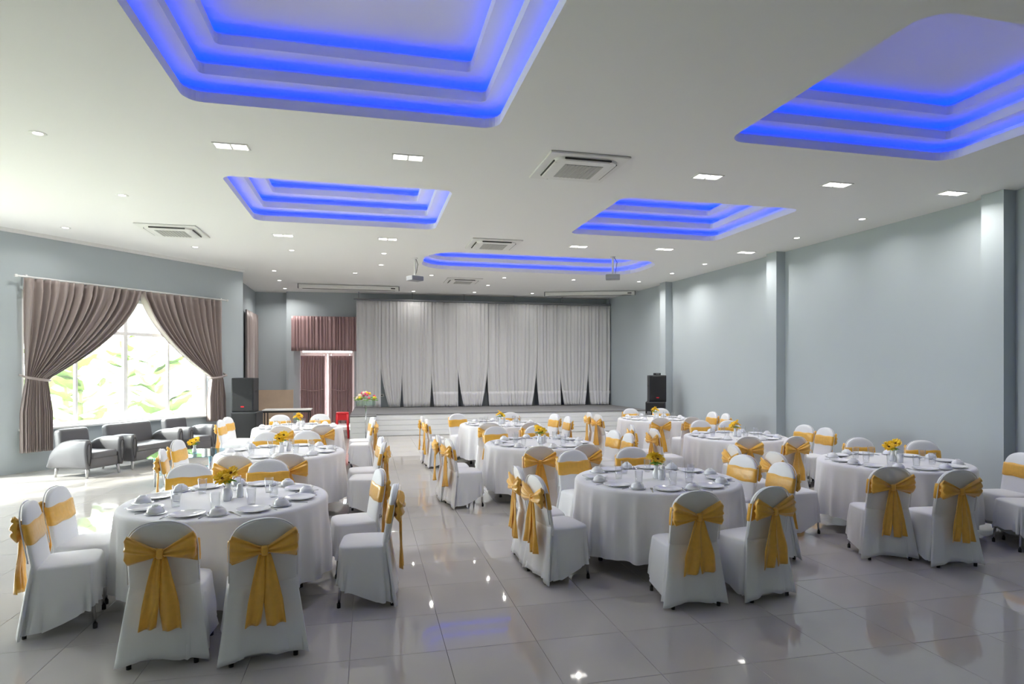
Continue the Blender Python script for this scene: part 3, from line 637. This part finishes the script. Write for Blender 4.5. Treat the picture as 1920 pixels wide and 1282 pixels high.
for ti, (tn_, fy, cx, turn, seats) in enumerate(TABLES):
    y0 = F*(EYE-TZ)/(fy-HOR); cy = y0+TR; C = Vector(((cx-960)/F*(cy-.06), cy, 0))
    tb_ = empty('round_table', C.to_tuple(), TH+turn+.4); tag(tb_, 'round banquet table under white cloth, %s of the nine' % tn_, 'table', 'round banquet tables')
    ob('tabletop', TOPM, M['acw'], tb_)
    for k in range(4): l = ob('leg', TLEG, M['steel'], tb_, rz=[0, pi/2+.42, pi, 1.5*pi+.42][k]); ob('rubber_foot', TFT, M['black'], l)
    c_ = ob('tablecloth', CLOTHS[ti % 3], M['cloth'], None, C.to_tuple(), ti*1.7); tag(c_, 'white cloth draped over the %s round table' % tn_, 'tablecloth', 'white tablecloths')
    for side, pair in seats.items():
        ax = rot2(AX[side], turn); perp = rot2(ax, pi/2)
        sgn = {'near': (-1, 1), 'right': (-1, 1), 'far': (1, -1), 'left': (1, -1)}[side]     # along perp (ccw)
        rels = {}
        for q in (0, 1):
            if pair[q] is not None:
                T = fl(pair[q][0], pair[q][1], CH); T.z = 0; rel = T-C
                rad = rel.length; rel = rel.normalized()*min(max(rad, 1.27), 1.42); 
            elif pair[1-q] is not None:
                T = fl(pair[1-q][0], pair[1-q][1], CH); T.z = 0; rel = (T-C).normalized()*min(max((T-C).length, 1.25), 1.42)+perp*(sgn[q]-sgn[1-q])*.34
            else: rel = ax*1.26+perp*.36*sgn[q]
            rels[q] = rel
        gap = (rels[0]-rels[1]); short = .50-gap.length
        if short > 0: gap.normalize(); rels[0] = rels[0]+gap*short/2; rels[1] = rels[1]-gap*short/2
        for q in (0, 1):
            rel = rels[q]
            face = (-rel.normalized()*.45-ax*.55).normalized(); org = C+rel+face*.26
            chair(org.to_tuple(), face, 'white covered chair with gold sash at the %s table, %s' % (tn_, SEATW[(side, q)]), 'chairs at the %s table' % tn_)
            # the place laid for this seat
            a0 = atan2(ax.y, ax.x)+sgn[q]*radians(21.5)+rng.uniform(-.03, .03); who = 'for the %s at the %s table' % (PLACEW[(side, q)], tn_)
            def at(r, tang): return (C+Vector((cos(a0), sin(a0), 0))*r+Vector((-sin(a0), cos(a0), 0))*tang).to_tuple()[:2]+(TZ+.0045,)
            tag(ob('dinner_plate', PLATE, M['china'], None, at(.585, 0)), 'white dinner plate '+who, 'plate', 'dinner plates')
            tag(ob('saucer', SAUCER, M['china'], None, at(.565, .215)), 'white saucer '+who, 'saucer', 'saucers')
            b_ = at(.565, .215); tag(ob('bowl', BOWL, M['china'], None, (b_[0], b_[1], b_[2]+.0095)), 'white upturned bowl '+who, 'bowl', 'upturned bowls')
            tag(ob('tumbler', TUMB, M['glass'], None, at(.37+rng.uniform(-.03, .03), .07+rng.uniform(-.05, .05))), 'clear glass tumbler '+who, 'glass', 'tumblers')
            tag(ob('fork', FORK, M['cutlery'], None, at(.60, -.137), a0+pi/2+rng.uniform(-.1, .1)), 'steel fork '+who, 'fork', 'forks')
            tag(ob('spoon', SPOON, M['cutlery'], None, at(.58, .133), a0+pi/2+rng.uniform(-.1, .1)), 'steel spoon '+who, 'spoon', 'spoons')
    bouquet((C.x, C.y, TZ+.0045), 'yellow sunflowers in a white vase on the %s table' % tn_, rz=ti*.7)
    tag(ob('shaker', SHAK, M['china'], None, (C.x+.075, C.y+.05, TZ+.0045)), 'white shaker beside the sunflowers on the %s table' % tn_, 'shaker', 'shakers')
    tag(ob('toothpick_holder', CUPH, M['china'], None, (C.x+.03, C.y-.085, TZ+.0045)), 'white cylinder holder before the sunflowers on the %s table' % tn_, 'holder', 'cylinder holders')

# ------------------------------------------------------------------ lounge corner
US = Vector((.215, .977, 0)); sofarz = atan2(US.y, US.x)-pi    # local +x runs against US, local +y faces the room
sofarz = atan2(US.y, US.x)+pi
def sofa(name, start, W, label, cat, group=None):
    mid = start+US*(W/2)+Vector((-US.y, US.x, 0))*.38                 # start: near front corner on the floor
    rt = empty(name, (mid.x, mid.y, 0), sofarz); tag(rt, label, cat, group)
    # front along local +y
    aw = .15; n = 18
    MB().rbox((0, .02, .235), (W-2*aw+.04, .70, .17), .02).ob('seat_base', M['leather'], rt, True)
    MB().rbox((0, .05, .36), (W-2*aw, .66, .12), .035, 3).ob('seat_cushion', M['leather'], rt, True)
    MB().rbox((0, -.29, .52), (W-2*aw+.06, .17, .54), .06, 3, tilt=.14).ob('backrest', M['leather'], rt, True)
    for s in (-1, 1):
        rings = []
        for i in range(16):
            t = i/15; y = .395-.80*t; top = .17+.47*(max(0, 1-(max(0, t-.08)/.92)**3.2))**(1/2.2); h = max(.05, top-.15)
            ring = []
            for k in range(n):
                a = 2*pi*k/n; zz = .5+.5*sin(a); w = aw*.5*(.62+.42*zz)*(.85+.25*sin(pi*min(1, t*1.1))); ring.append((s*(W/2-aw/2)+w*cos(a), y, .15+h*zz))
            rings.append(ring)
        am = MB().loft(rings).ob('arm', M['leather'], rt, True)
        pts = []
        for k in range(25):
            a = 2*pi*k/24; zz = .5+.5*sin(a); w = aw*.5*(.62+.42*zz)*.62; pts.append((s*(W/2-aw/2)+w*cos(a), .398, .21+.37*zz))
        MB().tube(pts, .006, 6).ob('piping', M['pipe'], am, True)
        for y in (.32, -.28): MB().tube([(s*(W/2-.10), y, .155), (s*(W/2-.085), y+.02*(1 if y > 0 else -1), 0)], [.028, .016], 10).ob('leg', M['leg'], rt, True)
S0 = fl(158, 899); S0.z = 0
sofa('armchair', S0, .80, 'grey leatherette armchair nearest the camera beneath the big window', 'armchair', 'lounge armchairs')
sofa('loveseat', S0+US*.92, 1.27, 'grey leatherette two-seat sofa between the two armchairs', 'sofa')
sofa('armchair', S0+US*2.32, .82, 'grey leatherette armchair farthest along beneath the big window', 'armchair', 'lounge armchairs')
ct = fl(352, 849, .45); rt = empty('coffee_table', (ct.x, ct.y, 0), TH+.1); tag(rt, 'low coffee table with bluish glass top before the sofa', 'coffee table')
mb = MB(); mb.loft([[(x, y, z) for x, y in rrect(1.0, 1.05, .12)] for z in (.438, .45)]); mb.ob('glass_top', M['tglass'], rt)
mb = MB(); mb.loft([[(x, y, z) for x, y in rrect(.8, .85, .08)] for z in (.17, .18)]); mb.ob('glass_shelf', M['tglass'], rt)
for x in (-.38, .38):
    for y in (-.4, .4): MB().tube([(x, y, 0), (x, y, .438)], .025, 10).ob('leg', M['chrome'], rt, True)
bouquet((ct.x+.10, ct.y+.02, .4505), 'yellow flowers in a small white vase on the glass coffee table')

# ------------------------------------------------------------------ loudspeakers and odds and ends
def speaker(name, c, dims, z, rz, label, parts=True):
    rt = empty(name, (c[0], c[1], z), rz); tag(rt, label, 'loudspeaker', 'loudspeakers'); w, d, h = dims
    MB().rbox((0, 0, h/2), (w, d, h), .012, 1).ob('cabinet', M['spk'], rt); MB().rbox((0, -d/2-.004, h/2), (w-.04, .012, h-.05), .005, 1).ob('grille', M['grille'], rt)
    MB().rbox((0, -d/2-.012, h*.16), (.07, .006, .025), .002, 1).ob('badge', M['red'], rt)
    for s in (-1, 1): MB().rbox((s*(w/2+.001), 0, h*.6), (.006, .14, .05), .002, 1).ob('handle', M['black'], rt)
speaker('subwoofer', (-6.13, 14.20), (.56, .55, .82), 0, .12, 'black bass cabinet standing on the floor by the left pier'); speaker('loudspeaker', (-6.16, 14.17), (.48, .42, .78), .82, .12, 'black loudspeaker stacked on the left bass cabinet')
c_ = fl(1236, 821); c_.z = 0
speaker('subwoofer', (c_.x-.02, c_.y+.3), (.50, .60, .94), 0, -.28, 'black bass cabinet standing on the floor by the right wall'); speaker('loudspeaker', (c_.x+.0, c_.y+.28), (.45, .40, .70), .94, -.10, 'black loudspeaker stacked on the right bass cabinet')
rt = empty('receiver', (c_.x, c_.y+.24, 1.64), .1); tag(rt, 'small black device on top of the right loudspeaker', 'device'); MB().rbox((0, 0, .03), (.17, .12, .06), .008, 1).ob('case', M['spk'], rt); MB().box((0, -.062, .035), (.1, .004, .02)).ob('display', M['grey'], rt)
# tan board, folding table, stool
p = fl(515, 808); o = MB().box((0, 0, .60), (1.02, .03, 1.20)).ob('panel', M['tan']); rt = empty('plywood_board', (p.x, 17.75, 0), TH); o.parent = rt; o.rotation_euler = (-.06, 0, 0); tag(rt, 'plain tan board standing upright behind the folding table', 'board')
for s in (-1, 1): MB().box((s*.525, 0, .60), (.03, .04, 1.22)).ob('edge', M['tan'], rt).rotation_euler = (-.06, 0, 0)
p = fl(532, 768, .75); rt = empty('folding_table', (p.x, p.y+.3, 0), TH); tag(rt, 'grey folding table with dark edge in front of the tan board', 'table')
MB().rbox((0, 0, .735), (1.2, .6, .03), .005, 1).ob('tabletop', M['acw'], rt); MB().box((0, -.295, .70), (1.16, .02, .05)).ob('apron', M['dark'], rt)
for x in (-.54, .54):
    for y in (-.26, .26): MB().tube([(x, y, .72), (x, y, 0)], .014, 8).ob('leg', M['dark'], rt)
    MB().tube([(x, -.26, .25), (x, .26, .25)], .009, 6).ob('stretcher', M['dark'], rt)
p = fl(640, 822); rt = empty('stool', (p.x, p.y+.1, 0), TH); tag(rt, 'bright red plastic stool beside the stage', 'stool')
mb = MB(); mb.loft([[(x, y, z) for x, y in rrect(w, w, .05, 3)] for w, z in ((.30, .63), (.32, .66), (.31, .675), (.27, .68))]); mb.ob('seat', M['red'], rt, True)
for x in (-1, 1):
    for y in (-1, 1): MB().tube([(x*.125, y*.125, .64), (x*.155, y*.155, 0)], [.034, .022], 8).ob('leg', M['red'], rt, True)
for k in range(4): MB().box((0, -.142, .56), (.26, .012, .16)).ob('skirt', M['red'], rt, rz=k*pi/2)
# pedestal flowers
p = fl(686, 826); rt = empty('flower_stand', (p.x, p.y, 0), 0); tag(rt, 'slim chrome pedestal with clear tray before the stage', 'flower stand')
MB().lathe([(0, 0), (.15, 0), (.15, .012), (.03, .025), (0, .03)], 24).ob('base', M['chrome'], rt, True); MB().tube([(0, 0, .02), (0, 0, .90)], .016, 12).ob('pole', M['chrome'], rt, True)
mb = MB(); mb.loft([[(x, y, z) for x, y in rrect(.42, .42, .04, 3)] for z in (.89, 1.0)]); mb.ob('tray', M['acrylic'], rt)
rt = empty('flower_arrangement', (p.x, p.y, 1.0)); tag(rt, 'round arrangement of pink, red and cream roses on the chrome pedestal', 'flowers')
RB = MB().lathe([(0, .03), (.018, .034), (.03, .02), (.036, 0), (.028, -.022), (0, -.03)], 10).me('rose', True); rb2 = RB.copy(); rb3 = RB.copy()
rr_ = random.Random(8)
for k in range(34):
    a = rr_.uniform(0, 6.28); q = sqrt(rr_.uniform(0, 1)); m_, d_2 = [(M['rose'], RB), (M['pale'], rb2), (M['petal'], rb3)][rr_.choice([0, 0, 1, 1, 2])]
    ob('rose', d_2, m_, rt, (.25*q*cos(a), .2*q*sin(a), .05+.17*(1-q*q)+rr_.uniform(-.02, .02)))
for k in range(16): ob('leaves', LEAVES, M['leaf'], rt, (.24*cos(k*.4+.1), .2*sin(k*.4), .02+.03*(k % 3))).scale = (1.2,)*3
for px, py, A, B, lb in ((716, 741, B_B, B_A, 'small white socket plate behind the stage curtain on the left'), (1143, 735, R_A, R_B, 'small white socket plate on the right wall above the stage')):
    q = on_line(px, A, B); nrm = -bn if A is B_B else rn; s_ = q+nrm*.012; rt = empty('wall_socket', (s_.x, s_.y, zat(py, s_.y)), atan2(nrm.y, nrm.x)+pi/2)
    tag(rt, lb, 'socket'); MB().rbox((0, 0, 0), (.14, .02, .09), .004, 1).ob('plate', M['acw'], rt); MB().box((0, -.011, 0), (.05, .004, .03)).ob('outlet', M['dark'], rt)

# ------------------------------------------------------------------ garden outside the big window
gd = MB().box((-16, 14, -.35), (40, 40, .1)).ob('garden_ground', M['grass'])
for v in gd.data.vertices: pass
struct(gd, 'sunlit garden ground outside the big window', 'ground')
def banana_leaf(L, w, droop, seed):
    rnd = random.Random(seed)
    def fn(u, v):
        t = v; wd = w*sin(pi*min(1, .06+.94*t))**.7*(1-.25*t); x = (u-.5)*2*wd; s = 1-abs(u-.5)*2
        return (x, L*(t-.28*droop*t*t), L*(.75*t-droop*t*t)-abs(x)*.35+.03*sin(20*t+seed))
    return MB().grid(fn, 6, 14).me('leaf', True)
BL = [banana_leaf(L, w, d, i) for i, (L, w, d) in enumerate(((1.7, .26, .55), (2.0, .30, .75), (1.4, .24, .35)))]
gr_ = random.Random(12)
words = ['leftmost', 'second from left', 'third from left', 'fourth from left', 'fifth from left', 'sixth from left', 'seventh from left', 'eighth from left', 'ninth from left', 'tenth from left', 'eleventh from left', 'rightmost']
for k in range(12):
    s = win_s[1]-(k+.2)*(win_s[1]-win_s[0]+2.2)/8+1.6*(k < 2)*0; P = L_A+ld*(win_s[1]+2.2-k*.75)+ln*((2.3, 4.2, 6.4)[k % 3]+gr_.uniform(0, .6))
    rt = empty('banana_plant', (P.x, P.y, -.3), gr_.uniform(0, 6)); tag(rt, 'broad-leaved green banana plant outside the window, %s' % words[k], 'plant', 'banana plants'); h = gr_.uniform(1.2, 1.8)+.5*(k % 3)
    MB().tube([(0, 0, 0), (.03, 0, h*.5), (0, .02, h)], [.10, .085, .05], 10).ob('stem', M['trunk'], rt, True)
    for j in range(12):
        lfo = ob('leaf', BL[(j+k) % 3], M['banana'], rt, (0, 0, h-.28*(j % 4)), j*2.4+gr_.uniform(-.3, .3)); sc_ = gr_.uniform(.75, 1.1); lfo.scale = (sc_,)*3
